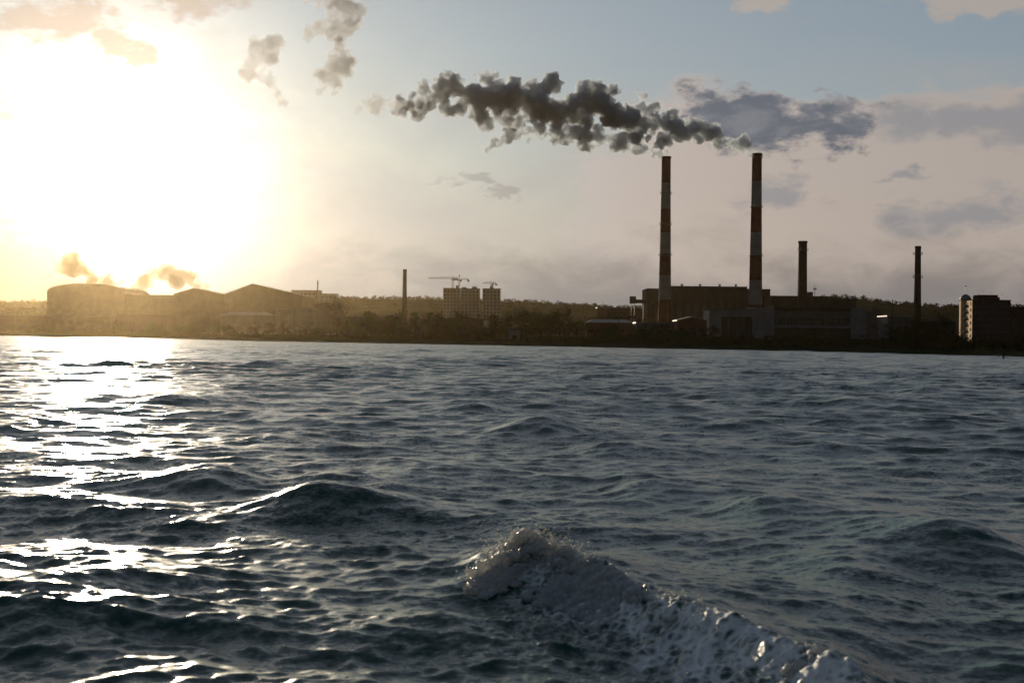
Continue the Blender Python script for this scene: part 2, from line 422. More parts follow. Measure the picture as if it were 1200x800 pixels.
for crest, A_, sf, sb in RIDGES:
    wig = 0.16 * sf * vnoise(WX / (sb * 1.0), WY / (sb * 1.0), int(A_ * 1000)).astype(np.float32)
    h, s, env = bump_ridge(WX, WY + wig, crest, A_, sf, sb)
    rid = rid + h.astype(np.float32)
    if crest is FOAMR:
        fm = np.where(s < 0, np.exp(-(s / 3.2) ** 2), np.exp(-(s / 0.25) ** 2)) * env
        foam = fm.astype(np.float32)
turb = (0.055 * vnoise(WX * 2.6, WY * 2.6, 31) + 0.028 * vnoise(WX * 7.5, WY * 7.5, 32)).astype(np.float32)
base = rid - 0.03 + np.abs(turb) * foam * 1.3
WZ = base + wz * pt
near_damp = 1.0
WXd = WX + wdx * pt; WYd = WY + wdy * pt
tagged = grid_mesh('water', WXd, WYd, WZ, None)
water = tagged; tag(water, None, kind='structure')
at_f = water.data.attributes.new('foam', 'FLOAT', 'POINT'); at_f.data.foreach_set('value', foam.ravel().astype(np.float32))
mw, N = new_mat('lake_water')
b = N.n('ShaderNodeBsdfPrincipled'); o = N.n('ShaderNodeOutputMaterial'); geo = N.n('ShaderNodeNewGeometry')
mp = N.n('ShaderNodeMapping'); N.put(mp.inputs['Vector'], geo.outputs['Position']); mp.inputs['Scale'].default_value = (0.75, 1.2, 1.0)
def ncol(vec, scale, detail, rough):
    x = N.n('ShaderNodeTexNoise'); N.put(x.inputs['Vector'], vec); N.put(x.inputs['Scale'], scale); N.put(x.inputs['Detail'], detail); N.put(x.inputs['Roughness'], rough)
    return N.vm('MULTIPLY', N.vm('SUBTRACT', x.outputs['Color'], (0.5, 0.5, 0.5)), (0.8, 1.15, 0.0))
def vscale(v, k):
    x = N.n('ShaderNodeVectorMath', operation='SCALE'); N.put(x.inputs[0], v); N.put(x.inputs['Scale'], k); return x.outputs[0]
r3 = N.noise(mp.outputs[0], 0.16, 3, 0.5)
gust = N.rng(r3, 0.32, 0.68, 0.55, 1.25)
dist = N.vm('LENGTH', geo.outputs['Position'])
farw = N.rng(dist, 12, 120, 0.0, 1.0)
w1 = vscale(ncol(mp.outputs[0], 1.1, 2, 0.5), N.m('MULTIPLY', N.m('MULTIPLY', farw, 1.0), gust))
w2 = vscale(ncol(mp.outputs[0], 3.2, 3, 0.6), N.m('MULTIPLY', N.rng(farw, 0, 1, 0.3, 1.1), gust))
w3 = vscale(ncol(mp.outputs[0], 17.0, 4, 0.65), N.m('MULTIPLY', 0.9, gust))
w4 = vscale(ncol(mp.outputs[0], 7.5, 3, 0.6), N.m('MULTIPLY', N.rng(farw, 0, 1, 0.4, 0.95), gust))
nn = N.vm('NORMALIZE', N.vm('ADD', N.vm('ADD', N.vm('ADD', geo.outputs['Normal'], w4), w1), N.vm('ADD', w2, w3)))
fa = N.n('ShaderNodeAttribute'); fa.attribute_name = 'foam'
vor = N.n('ShaderNodeTexVoronoi'); vor.feature = 'DISTANCE_TO_EDGE'; N.put(vor.inputs['Vector'], geo.outputs['Position']); vor.inputs['Scale'].default_value = 9
fn = N.noise(geo.outputs['Position'], 3.0, 8, 0.65)
lace = N.m('ADD', N.m('MULTIPLY', fn, 1.3), N.m('MULTIPLY', vor.outputs[0], -0.9))
fmask = N.rng(N.m('ADD', N.m('MULTIPLY', fa.outputs['Fac'], 0.9), N.m('SUBTRACT', lace, 1.15)), 0.0, 0.45)
N.put(b.inputs['Base Color'], N.mix(fmask, (0.022, 0.092, 0.074), (0.85, 0.88, 0.88)))
N.put(b.inputs['Roughness'], N.rng(fmask, 0, 1, 0.24, 0.8)); b.inputs['IOR'].default_value = 1.333
N.put(b.inputs['Normal'], nn)
N.nt.links.new(b.outputs[0], o.inputs[0]); M['water'] = mw
water.data.materials.append(mw)

# foam crust and spray of the breaking wave
mf, N = new_mat('foam')
b = N.n('ShaderNodeBsdfPrincipled'); o = N.n('ShaderNodeOutputMaterial'); geo = N.n('ShaderNodeNewGeometry')
fz = N.noise(geo.outputs['Position'], 22.0, 5, 0.7)
N.put(b.inputs['Base Color'], N.mix(N.rng(fz, 0.35, 0.65), (0.60, 0.66, 0.66), (0.95, 0.95, 0.94))); b.inputs['Roughness'].default_value = 0.25
b.inputs['IOR'].default_value = 1.33
bp = N.n('ShaderNodeBump'); bp.inputs['Distance'].default_value = 0.03; N.put(bp.inputs['Height'], N.noise(geo.outputs['Position'], 40.0, 4, 0.7)); N.put(b.inputs['Normal'], bp.outputs[0])
tr = N.n('ShaderNodeBsdfTranslucent'); tr.inputs[0].default_value = (0.95, 0.95, 0.93, 1); ms_ = N.n('ShaderNodeMixShader'); ms_.inputs[0].default_value = 0.45
N.nt.links.new(b.outputs[0], ms_.inputs[1]); N.nt.links.new(tr.outputs[0], ms_.inputs[2]); N.nt.links.new(ms_.outputs[0], o.inputs[0]); M['foam'] = mf
def surf(x, y):
    """water height without the small chop, for foam that rides on it"""
    z = np.zeros_like(x) - 0.03
    S_ = None
    for crest, A_, sf, sb in RIDGES:
        wig = 0.16 * sf * vnoise(x / (sb * 1.0), y / (sb * 1.0), int(A_ * 1000))
        h, s, env = bump_ridge(x, y + wig, crest, A_, sf, sb); z = z + h
        if crest is FOAMR: S_ = s; E_ = env
    for L, th, a, ph in comps:
        if L > 0.5: k = 2 * math.pi / L; z = z + a * np.cos(k * (x * math.sin(th) + y * math.cos(th)) + ph)
    return z, S_, E_
droplets = []
fr = np.random.default_rng(3)
cr_pts = [onz(px, py, 0.33 * 0.85) for px, py in FOAMR]
us, ds = smooth_line([p.x / p.y for p in cr_pts], [p.y for p in cr_pts])
fverts = []; ffaces = []
ico = None
bm = bmesh.new(); bmesh.ops.create_icosphere(bm, subdivisions=2, radius=1); ico2 = ([v.co.copy() for v in bm.verts], [[v.index for v in f.verts] for f in bm.faces]); bm.free()
bm = bmesh.new(); bmesh.ops.create_icosphere(bm, subdivisions=1, radius=1); ico1 = ([v.co.copy() for v in bm.verts], [[v.index for v in f.verts] for f in bm.faces]); bm.free()
def blobs(n, fn, src):
    V = np.array([list(v) for v in src[0]]); Fc = np.array(src[1])
    vs_, fs_ = [], []
    for i in range(n):
        c_, r_, sc_ = fn(i)
        if c_ is None: continue
        fs_.append(Fc + len(vs_) * len(V)); vs_.append(V * np.array(sc_) * r_ + np.array(c_))
    return np.concatenate(vs_), np.concatenate(fs_)
def raw_mesh(name, v, f, m, parent=None, smooth=True):
    me = bpy.data.meshes.new(name); me.vertices.add(len(v)); me.vertices.foreach_set('co', v.astype(np.float32).ravel())
    k = f.shape[1]; me.loops.add(f.size); me.loops.foreach_set('vertex_index', f.astype(np.int32).ravel())
    me.polygons.add(len(f)); me.polygons.foreach_set('loop_start', np.arange(0, f.size, k, dtype=np.int32)); me.update(calc_edges=True)
    me.polygons.foreach_set('use_smooth', np.full(len(f), smooth)); me.update()
    return link_mesh(name, me, m, parent)
NF = 6500
u_s = fr.uniform(us[0] + 0.012, us[-1], NF); s_s = -np.abs(fr.normal(0, 0.85, NF)) + 0.10
D_s = np.interp(u_s, us, ds); y_s = D_s + s_s; x_s = u_s * y_s
z_s, S_s, E_s = surf(x_s, y_s)
dens = vnoise(x_s * 1.3, y_s * 2.2, 5) + 0.8 * vnoise(x_s * 3.4, y_s * 5, 6)
left = np.exp(-((u_s - us[12]) / 0.035) ** 2)
keep = (dens + fr.normal(0, 0.35, NF)) > 0.85 - 0.75 * left * np.exp(-(s_s / 0.55) ** 2) + 0.5 * np.clip(-s_s - 1.0, 0, 2)
x_s, y_s, z_s, s_s, left = x_s[keep], y_s[keep], z_s[keep], s_s[keep], left[keep]
def foam_fn(i):
    r_ = 0.016 + 0.06 * fr.random() ** 2.5 + 0.012 * left[i]
    up = (0.12 * left[i] * (s_s[i] > -0.4) + 0.05) * fr.random()
    return (x_s[i], y_s[i], z_s[i] + r_ * 0.1 + up), r_, (1.3, 1, 0.6)
v, f = blobs(len(x_s), foam_fn, ico1)
fo = raw_mesh('wave_foam', v, f, None)
md = fo.modifiers.new('r', 'REMESH'); md.mode = 'VOXEL'; md.voxel_size = 0.018
for sz, st in ((0.12, 0.09), (0.045, 0.045)):
    tx = bpy.data.textures.new('froth', 'CLOUDS'); tx.noise_scale = sz; tx.noise_depth = 2
    dm = fo.modifiers.new('d', 'DISPLACE'); dm.texture = tx; dm.texture_coords = 'GLOBAL'; dm.strength = st; dm.mid_level = 0.5
_m = bpy.data.meshes.new_from_object(fo.evaluated_get(bpy.context.evaluated_depsgraph_get())); fo.modifiers.clear(); fo.data = _m
_m.materials.clear(); _m.materials.append(M['foam']); _m.polygons.foreach_set('use_smooth', [True] * len(_m.polygons))
tag(fo, 'churned white foam tumbling down the front of the breaking wave', 'foam', kind='stuff')
u_d = np.concatenate([fr.normal(us[13], 0.016, 2600), fr.uniform(us[5], us[62], 900)])
y_d = np.interp(u_d, us, ds) + fr.normal(-0.1, 0.22, len(u_d)); z_d = surf(u_d * y_d, y_d)[0]
def drop_fn(i):
    y = y_d[i]; x = u_d[i] * y
    z = z_d[i] + 0.03 + abs(fr.normal(0, 0.085 if i < 2600 else 0.03))
    r_ = 0.004 + 0.010 * fr.random() ** 2.5
    return (x, y, z), r_, (1, 1, 1)
v, f = blobs(len(u_d), drop_fn, ico1)
sp_ = raw_mesh('spray', v, f, M['foam']); tag(sp_, 'fine water droplets thrown up from the crest of the breaking wave', 'spray', kind='stuff')

# ------------------------------------------------------------------ chimneys
def chimney(name, px, Y, ptop, wtop, wbase, label, bands, mats, rings, group=None, base_px=None):
    """bands: picture heights where the paint changes, from the top"""
    top = at(px, ptop, Y); x = top.x; base = gz(x, Y) - 0.3; H = top.z - base
    t = thing(name, (x, Y, base), label, 'chimney', group)
    k = Y / F; rt = wtop * k / 2; rb = wbase * k / 2
    def rad(z): q = min(1.0, max(0.0, z / H)); return rb + (rt - rb) * (1 - (1 - q) ** 1.35)
    zs = [H] + [at(px, p, Y).z - base for p in bands] + [0]
    for i in range(len(zs) - 1):
        z1, z0 = zs[i], zs[i + 1]
        if z1 - z0 < 0.3: continue
        prof = [(rad(z0 + (z1 - z0) * j / 6), z0 + (z1 - z0) * j / 6) for j in range(7)]
        m = MB(); m.lathe(prof, 40, cap=False)
        if i == 0:
            m.lathe([(rt, H), (rt * 0.82, H + 0.02), (rt * 0.82, H - 6)], 40, cap=False)
        m.build('shaft_band' if len(mats) > 1 else 'shaft', mats[i % len(mats)], t, smooth=True)
    m = MB(); m.lathe([(rt * 1.0, H - 1.3), (rt * 1.09, H - 1.1), (rt * 1.09, H + 0.3), (rt * 0.8, H + 0.3)], 40, cap=False); m.build('rim', M['black'] if len(mats) > 1 else mats[0], t)
    for p in rings:
        z = at(px, p, Y).z - base; r0 = rad(z) + 0.02
        g = MB(); g.lathe([(r0, z - 0.35), (r0 + 1.0, z - 0.12), (r0 + 1.0, z), (r0, z)], 32, cap=False)
        pl = g.build('platform', M['metal'], t)
        g = MB(); n = 20
        for j in range(n):
            a = 2 * math.pi * j / n; b2 = 2 * math.pi * (j + 1) / n; q = r0 + 0.9
            g.bar((q * math.cos(a), q * math.sin(a), z), (q * math.cos(a), q * math.sin(a), z + 1.2), 0.09)
            g.bar((q * math.cos(a), q * math.sin(a), z + 1.2), (q * math.cos(b2), q * math.sin(b2), z + 1.2), 0.09)
        g.build('railing', M['metal'], pl)
    g = MB()
    a = R(-150)
    for dz in range(0, int(H / 3)):
        for side in (-0.3, 0.3):
            z0 = dz * 3; z1 = min(H, z0 + 3); q0 = rad(z0) + 0.25; q1 = rad(z1) + 0.25
            g.bar((q0 * math.cos(a) + side, q0 * math.sin(a), z0), (q1 * math.cos(a) + side, q1 * math.sin(a), z1), 0.12)
    g.build('ladder', M['metal'], t)
    return t
chA = chimney('striped_chimney', 780.8, 990, 184, 10.6, 16.5, 'tall red and white banded chimney, left one of the smoking pair, red foot showing', [214.6, 245, 272.6, 297.6, 322.6, 351], [M['red'], M['white']], [226.5, 263, 299], 'tall striped chimneys of the power station')
chB = chimney('striped_chimney', 887.2, 985, 180.5, 11.2, 17.5, 'tall red and white banded chimney with sooty top, right one of the smoking pair', [212.5, 243, 272.6, 299.5, 328, 357], [M['red'], M['white']], [242.5, 299.5], 'tall striped chimneys of the power station')
chB.children[0].data.materials[0] = M['black']
chC = chimney('brick_chimney', 940.9, 960, 283, 9.9, 12.6, 'stout dark brick chimney rising behind the workshop, right of the striped pair', [], [M['brick']], [293])
chD = chimney('brick_chimney', 1076, 800, 289, 6.6, 10.2, 'slim dark brick chimney alone between the pale workshop and the block with sunlit side', [], [M['brick']], [298, 325])
chE = chimney('brick_chimney', 474.5, 1150, 316, 4.2, 7.2, 'small lone dark chimney left of the unfinished tower blocks and their cranes', [], [M['brick']], [])

# ------------------------------------------------------------------ buildings
def xs(px0, px1, Y, py=395): return at(px0, py, Y).x, at(px1, py, Y).x
def zt(px, py, Y): return at(px, py, Y).z
def building(name, px0, px1, ytop, Y, depth, label, cat='building', wall='darkwall', roof='roof', shape='flat', peak=None, peakx=0.5, windows=None, doors=(), group=None, trim=None, eave=0.4):
    x0, x1 = xs(px0, px1, Y); cx = (x0 + x1) / 2; b0 = min(gz(cx, Y), gz(x0, Y), gz(x1, Y)) - 0.6
    H = zt((px0 + px1) / 2, ytop, Y) - b0; w = (x1 - x0) / 2
    t = thing(name, (cx, Y, b0), label, cat, group)
    m = MB()
    if shape == 'flat':
        m.box(-w, w, 0, depth, 0, H); m.build('wall', M[wall], t)
        q = MB(); q.box(-w - eave, w + eave, -eave, depth + eave, H + 0.01, H + 0.5); q.build('roof', M[roof], t)
    elif shape == 'gable':          # ridge runs away from the viewer
        P_ = zt((px0 + px1) / 2, peak, Y) - b0; xp = -w + 2 * w * peakx
        m.prism([(-w, 0), (w, 0), (w, H), (xp, P_), (-w, H)], 0, depth); m.build('wall', M[wall], t)
        q = MB(); q.prism([(-w - eave, H - 0.05), (xp, P_ + 0.05), (w + eave, H - 0.05), (w + eave, H + 0.4), (xp, P_ + 0.55), (-w - eave, H + 0.4)], -eave, depth + eave); q.build('roof', M[roof], t)
    elif shape == 'arch':
        P_ = zt((px0 + px1) / 2, peak, Y) - b0
        pr = [(-w, 0), (w, 0)] + [(w * math.cos(a), H + (P_ - H) * math.sin(a) ** 0.8) for a in np.linspace(0.0, math.pi, 17)]
        m.prism(pr, 0, depth); m.build('wall', M[wall], t)
        q = MB()
        outer = [((w + eave) * math.cos(a), H + 0.5 + (P_ - H) * math.sin(a) ** 0.8) for a in np.linspace(0.0, math.pi, 17)]
        inner = [((w + eave) * math.cos(a), H + 0.02 + (P_ - H) * math.sin(a) ** 0.8) for a in np.linspace(math.pi, 0.0, 17)]
        q.prism(outer + inner, -eave, depth + eave); q.build('roof', M[roof], t)
    elif shape == 'ridge':          # ridge across the view, near slope visible
        P_ = zt((px0 + px1) / 2, peak, Y) - b0
        m.box(-w, w, 0, depth, 0, H); m.build('wall', M[wall], t)
        q = MB(); e = eave
        hip = min(w * 0.25, depth * 0.5)
        v = [(-w - e, -e, H + 0.01), (w + e, -e, H + 0.01), (w + e, depth + e, H + 0.01), (-w - e, depth + e, H + 0.01), (-w + hip, depth / 2, P_), (w - hip, depth / 2, P_)]
        q.add(v, [(0, 1, 5, 4), (2, 3, 4, 5), (1, 2, 5), (3, 0, 4), (3, 2, 1, 0)]); q.build('roof', M[roof], t)
    if windows:
        nx, nz, ww, wh = windows[:4]; z_lo, z_hi = windows[4:6] if len(windows) > 4 else (0.15, 0.85)
        for i in range(nx):
            for j in range(nz):
                wx = -w + 2 * w * (i + 0.5) / nx; wzz = H * (z_lo + (z_hi - z_lo) * (j + 0.5) / nz)
                g = MB(); g.box(wx - ww / 2, wx + ww / 2, -0.08, 0.05, wzz - wh / 2, wzz + wh / 2); fr_ = g.build('window', M['glass'], t)
    for (dx, dw, dh) in doors:
        g = MB(); g.box(dx * w - dw / 2, dx * w + dw / 2, -0.12, 0.05, 0.4, 0.6 + dh); g.build('door', M['door'], t)
    return t, w, H, b0
def addbox(t, name, m, x0, x1, y0, y1, z0, z1):
    g = MB(); g.box(x0, x1, y0, y1, z0, z1); return g.build(name, M[m], t)

# boiler house of the power station
Yh = 1030; x0, x1 = xs(758, 903, Yh); b0 = gz((x0 + x1) / 2, Yh) - 0.5
ps = thing('power_station', ((x0 + x1) / 2, Yh, b0), 'long flat roofed dark power station hall behind the two striped chimneys', 'power station')
cx = (x0 + x1) / 2
for (p0, p1, yt, dep, off) in ((758.3, 786, 339, 40, 2), (786, 875, 336.5, 60, 0), (875, 903, 339.5, 44, 3)):
    a, c_ = xs(p0, p1, Yh); H = zt((p0 + p1) / 2, yt, Yh) - b0
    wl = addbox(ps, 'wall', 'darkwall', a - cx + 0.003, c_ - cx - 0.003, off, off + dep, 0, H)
    addbox(ps, 'roof', 'roof', a - cx - 0.2, c_ - cx + 0.2, off - 0.3, off + dep, H + 0.01, H + 0.7)
    nw = max(2, int((c_ - a) / 6))
    for i in range(nw):
        wx = a - cx + (i + 0.5) * (c_ - a) / nw
        addbox(ps, 'window', 'glass', wx - 1.4, wx + 1.4, off - 0.1, off + 0.1, H * 0.45, H * 0.72)
for i, pxx in enumerate((800, 822, 846, 866)):
    a = xs(pxx, pxx, Yh)[0] - cx; H = zt(pxx, 336.5, Yh) - b0 + 0.7
    g = MB(); g.lathe([(0.7, H), (0.7, H + 1.2), (1.1, H + 1.3), (1.1, H + 1.7), (0.2, H + 2.1)], 12, a, 8 + i * 3); g.build('roof_vent', M['zinc'], ps)
# slanting coal gallery at its left end
Yg = 1010; p0 = at(740, 356, Yg); p1 = at(760, 350, Yg); p2 = at(741, 350, Yg)
cg = thing('conveyor_tower', (p0.x, Yg, gz(p0.x, Yg) - 0.3), 'small dark conveyor tower with an overhanging top at the left end of the power station', 'tower')
zb = gz(p0.x, Yg) - 0.3
addbox(cg, 'gallery', 'darkwall', -0.5, 10.5, 0, 4, p1.z - zb - 3.2, p1.z - zb - 0.6)
addbox(cg, 'cabin', 'darkwall', -1.0, 3.2, -0.4, 4.4, p1.z - zb - 3.4, p1.z - zb + 1.6)
for xx in (0.2, 2.4, 8.8):
    g = MB(); g.bar((xx, 2, 0), (xx, 2, p1.z - zb - 3.2), 0.5); g.build('leg', M['metal'], cg)

# low long hall joining the brick chimney
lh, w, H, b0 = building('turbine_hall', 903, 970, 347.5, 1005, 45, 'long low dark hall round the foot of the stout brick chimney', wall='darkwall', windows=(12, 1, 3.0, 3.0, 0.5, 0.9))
addbox(lh, 'stair_tower', 'darkwall', w * 0.30, w * 0.48, 1, 9, H, H + 3.4)
building('storage_hall', 968, 1003, 350, 990, 40, 'low dark storage hall on the hillside right of the long hall', wall='darkwall', shape='ridge', peak=349)

# pale concrete workshop in front
Yw = 700; x0, x1 = xs(831, 1036, Yw); cx = (x0 + x1) / 2; b0 = gz(cx, Yw) - 0.5
ws = thing('concrete_workshop', (cx, Yw, b0), 'wide pale concrete workshop with a big dark gateway in front of the power station', 'workshop')
X_ = lambda p: xs(p, p, Yw)[0] - cx
Z_ = lambda p, px=930: zt(px, p, Yw) - b0
# left block with gateway
addbox(ws, 'wall', 'pale', X_(831), X_(845), 0, 22, 0, Z_(363, 840))
addbox(ws, 'wall', 'pale', X_(882), X_(907), -0.2, 22, 0, Z_(360, 890))
addbox(ws, 'lintel', 'pale', X_(845) + 0.003, X_(882) - 0.003, 0.02, 22, Z_(371, 860), Z_(363, 860))
addbox(ws, 'door', 'door', X_(845) + 0.003, X_(882) - 0.003, 2.0, 2.4, 0, Z_(371, 860) - 0.003)
for k in range(1, 4):
    xx = X_(845) + (X_(882) - X_(845)) * k / 4
    addbox(ws, 'door_rib', 'metal', xx - 0.12, xx + 0.12, 1.9, 2.0, 0, Z_(371, 860) - 0.01)
# right piers
addbox(ws, 'wall', 'pale', X_(997), X_(1014.5), -0.2, 22, 0, Z_(361, 1005))
addbox(ws, 'wall', 'gray', X_(1017.5), X_(1036), 1.5, 22, 0, Z_(364, 1025))
addbox(ws, 'downpipe', 'metal', X_(1015.3), X_(1016.6), 0.6, 1.4, 0, Z_(364, 1015))
# middle bay: spandrels and window bands
addbox(ws, 'wall', 'gray', X_(907) + 0.003, X_(997) - 0.003, 1.0, 21, Z_(372), Z_(364.2))
addbox(ws, 'sill', 'pale', X_(907) + 0.003, X_(997) - 0.003, 0.6, 21, Z_(384), Z_(381))
addbox(ws, 'wall', 'darkwall', X_(907) + 0.003, X_(997) - 0.003, 1.1, 21, 0, Z_(384) - 0.003)
nb = 12
for k in range(nb):
    a = X_(907) + (X_(997) - X_(907)) * k / nb; c_ = X_(907) + (X_(997) - X_(907)) * (k + 1) / nb
    wv = addbox(ws, 'window', 'glass', a + 0.2, c_ - 0.2, 1.6, 1.8, Z_(381) + 0.003, Z_(372) - 0.003)
    addbox(wv, 'mullion', 'metal', (a + c_) / 2 - 0.08, (a + c_) / 2 + 0.08, 1.45, 1.58, Z_(381) + 0.01, Z_(372) - 0.01)
    addbox(ws, 'pier', 'gray', c_ - 0.2 + 0.003, c_ + 0.2 - 0.003, 1.3, 2.2, Z_(381) + 0.003, Z_(372) - 0.003)
addbox(ws, 'roof', 'roof', X_(829), X_(882) - 0.003, -0.6, 23, Z_(363, 860) + 0.01, Z_(361.5, 860) + 0.01)
addbox(ws, 'roof', 'roof', X_(906), X_(1000), -0.8, 23, Z_(360.6), Z_(358.4))
# open clerestory under the roof
for k in range(30):
    if k in (1, 2, 4, 15, 18): continue
    a = X_(907) + (X_(997) - X_(907)) * k / 30; c_ = X_(907) + (X_(997) - X_(907)) * (k + 1) / 30
    addbox(ws, 'louvre', 'darkwall', a + 0.02, c_ - 0.02, 1.2, 21, Z_(364.2) + 0.003, Z_(360.6) - 0.003)
# apartment block with the sunlit side
Yb = 655; x0, x1 = xs(1139.5, 1184, Yb); cx = (x0 + x1) / 2; b0 = gz(cx, Yb) - 0.4
ab = thing('apartment_block', (cx, Yb, b0), 'dark many storeyed block near the right edge with a golden sunlit side wall', 'apartment block')
w = (x1 - x0) / 2; H = zt(1160, 352, Yb) - b0; D_ = 19
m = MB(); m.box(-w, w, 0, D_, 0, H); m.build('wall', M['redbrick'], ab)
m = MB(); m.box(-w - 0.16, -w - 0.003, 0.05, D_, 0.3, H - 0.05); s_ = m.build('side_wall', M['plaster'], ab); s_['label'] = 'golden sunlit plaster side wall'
addbox(ab, 'roof', 'roof', -w - 0.3, w + 0.3, -0.3, D_ + 0.3, H + 0.01, H + 0.35)
addbox(ab, 'plant_room', 'redbrick', -w * 0.52, w * 0.48, 4, 12, H + 0.36, H + 2.7)
addbox(ab, 'plant_room', 'redbrick', -w * 0.66, -w * 0.53, 5, 9, H + 0.36, H + 2.0)
addbox(ab, 'plant_room', 'redbrick', w * 0.49, w * 0.62, 5, 9, H + 0.36, H + 1.7)
for xx, hh in ((w * 0.78, 3.0), (w * 0.92, 2.2), (-w * 0.3, 4.0), (w * 0.2, 3.6)):
    g = MB(); g.bar((xx, 6, H + 0.3), (xx, 6, H + 0.3 + hh), 0.12); g.bar((xx - 0.5, 6, H + hh), (xx + 0.5, 6, H + hh), 0.1); g.build('aerial', M['metal'], ab)
nf = 7
for j in range(nf):
    zz = H * (j + 0.5) / nf
    for i in range(7):
        wx = -w + 2 * w * (i + 0.5) / 7
        q = addbox(ab, 'window', 'glass', wx - 0.75, wx + 0.75, -0.08, 0.04, zz - 0.75, zz + 0.75)
        addbox(q, 'frame', 'pale', wx - 0.9, wx + 0.9, -0.04, 0.0 - 0.004, zz - 0.95, zz - 0.76)
    for i in range(4):
        yy = 2.3 + i * 4.6
        addbox(ab, 'window', 'glass', -w - 0.24, -w - 0.163, yy - 0.8, yy + 0.8, zz - 0.8, zz + 0.8)
    addbox(ab, 'balcony', 'pale', -w - 1.1, -w - 0.165, 8.0, 10.6, zz - 1.5, zz - 0.4)
# turret with small dome and mast
Yt = 668; px_ = at(1131.5, 352, Yt); b1 = gz(px_.x, Yt) - 0.4
tt = thing('stair_turret', (px_.x, Yt, b1), 'slim round capped stair turret with a mast against the sunlit wall of the block', 'turret')
Ht = zt(1131.5, 351, Yt) - b1
g = MB(); g.lathe([(2.4, 0), (2.4, Ht)], 20); g.build('wall', M['plaster'], tt)
g = MB(); g.lathe([(2.6, Ht + 0.01), (2.6, Ht + 0.5), (2.2, Ht + 1.4), (1.2, Ht + 2.2), (0.3, Ht + 2.6)], 20); g.build('dome', M['zinc'], tt, True)
g = MB(); g.bar((0, 0, Ht + 2.4), (0, 0, zt(1131, 333, Yt) - b1), 0.18); g.bar((-0.7, 0, zt(1131, 335, Yt) - b1), (0.7, 0, zt(1131, 335, Yt) - b1), 0.3); g.build('mast', M['metal'], tt)
building('apartment_wing', 1184.4, 1230, 361, 660, 16, 'lower dark wing against the right side of the block with the sunlit wall', wall='redbrick', windows=(6, 5, 1.4, 1.4))

# unfinished tower blocks
def tower(p0, p1, yt, Y, lab, extra=()):
    t, w, H, b0 = building('tower_block', p0, p1, yt, Y, 18, lab, cat='tower block', wall='concrete', windows=(5, 9, 1.6, 1.6, 0.25, 0.97), group='unfinished tower blocks under the cranes', eave=0.1)
    for (a, b_, h_) in extra: addbox(t, 'lift_shaft', 'concrete', a * w, b_ * w, 3, 9, H + 0.5, H + 0.5 + h_)
    return t
tower(518.8, 538.5, 338, 1500, 'leftmost grey unfinished tower block below the long crane jib', ((0.5, 0.8, 3),))
tower(539.5, 561.5, 338.5, 1515, 'middle grey unfinished tower block, widest of the three', ((0.2, 0.7, 2.2), (-0.9, -0.4, 1.5)))
tower(565, 586, 338.5, 1500, 'rightmost grey unfinished tower block, past the bright gap', ((-0.2, 0.2, 2.5),))
def crane(px, ytop, jib_px, back_px, yj, Y, lab):
    p = at(px, ytop, Y); b0 = gz(p.x, Y) - 0.3; t = thing('tower_crane', (p.x, Y, b0), lab, 'crane', 'tower cranes over the unfinished blocks')
    zj = zt(px, yj, Y) - b0; ztp = p.z - b0; k = Y / F
    g = MB()
    for sx, sy in ((-1, -1), (1, -1), (1, 1), (-1, 1)): g.bar((sx * .8, sy * .8, 0), (sx * .8, sy * .8, zj), 0.35)
    z = 0
    while z < zj - 2.5:
        g.bar((-.8, -.8, z), (.8, -.8, z + 2.5), 0.2); g.bar((.8, .8, z), (-.8, .8, z + 2.5), 0.2); z += 2.5
    g.build('mast', M['metal'], t)
    def lattice(name, x1):
        g = MB(); s = 1 if x1 > 0 else -1
        g.bar((s * 1.0, 0, zj + 1.2), (x1, 0, zj + 0.9), 0.3)
        g.bar((s * 1.0, -.6, zj), (x1, -.6, zj), 0.3); g.bar((s * 1.0, .6, zj), (x1, .6, zj), 0.3)
        n = max(2, int(abs(x1) / 3))
        for i in range(n):
            a = s + (x1 - s) * i / n; b_ = s + (x1 - s) * (i + 1) / n
            g.bar((a, -.6, zj), ((a + b_) / 2, 0, zj + 1.1), 0.15); g.bar(((a + b_) / 2, 0, zj + 1.1), (b_, -.6, zj), 0.15)
        g.build(name, M['metal'], t)
    lattice('jib', (jib_px - px) * k); lattice('counter_jib', (back_px - px) * k)
    g = MB(); g.bar((0, 0, zj), (0, 0, ztp), 0.7); g.bar((0, 0, ztp), ((jib_px - px) * k * .7, 0, zj + 1.2), 0.15); g.bar((0, 0, ztp), ((back_px - px) * k * .9, 0, zj + 1.2), 0.15); g.build('apex', M['metal'], t)
    addbox(t, 'counterweight', 'concrete', (back_px - px) * k - 1, (back_px - px) * k + 1, -1, 1, zj - 2.2, zj - 0.2)
    addbox(t, 'cab', 'metal', 0.9, 2.6, -1, 1, zj - 2.2, zj - 0.1)
    return t
crane(530.5, 323.5, 502, 536, 326.5, 1490, 'leftmost tower crane, its long jib pointing left over the unfinished blocks')
crane(538.2, 322, 528, 549, 327.5, 1475, 'middle tower crane with short jib over the gap between the blocks')
crane(575.5, 329.5, 566, 581.5, 332, 1490, 'small tower crane above the rightmost unfinished block')

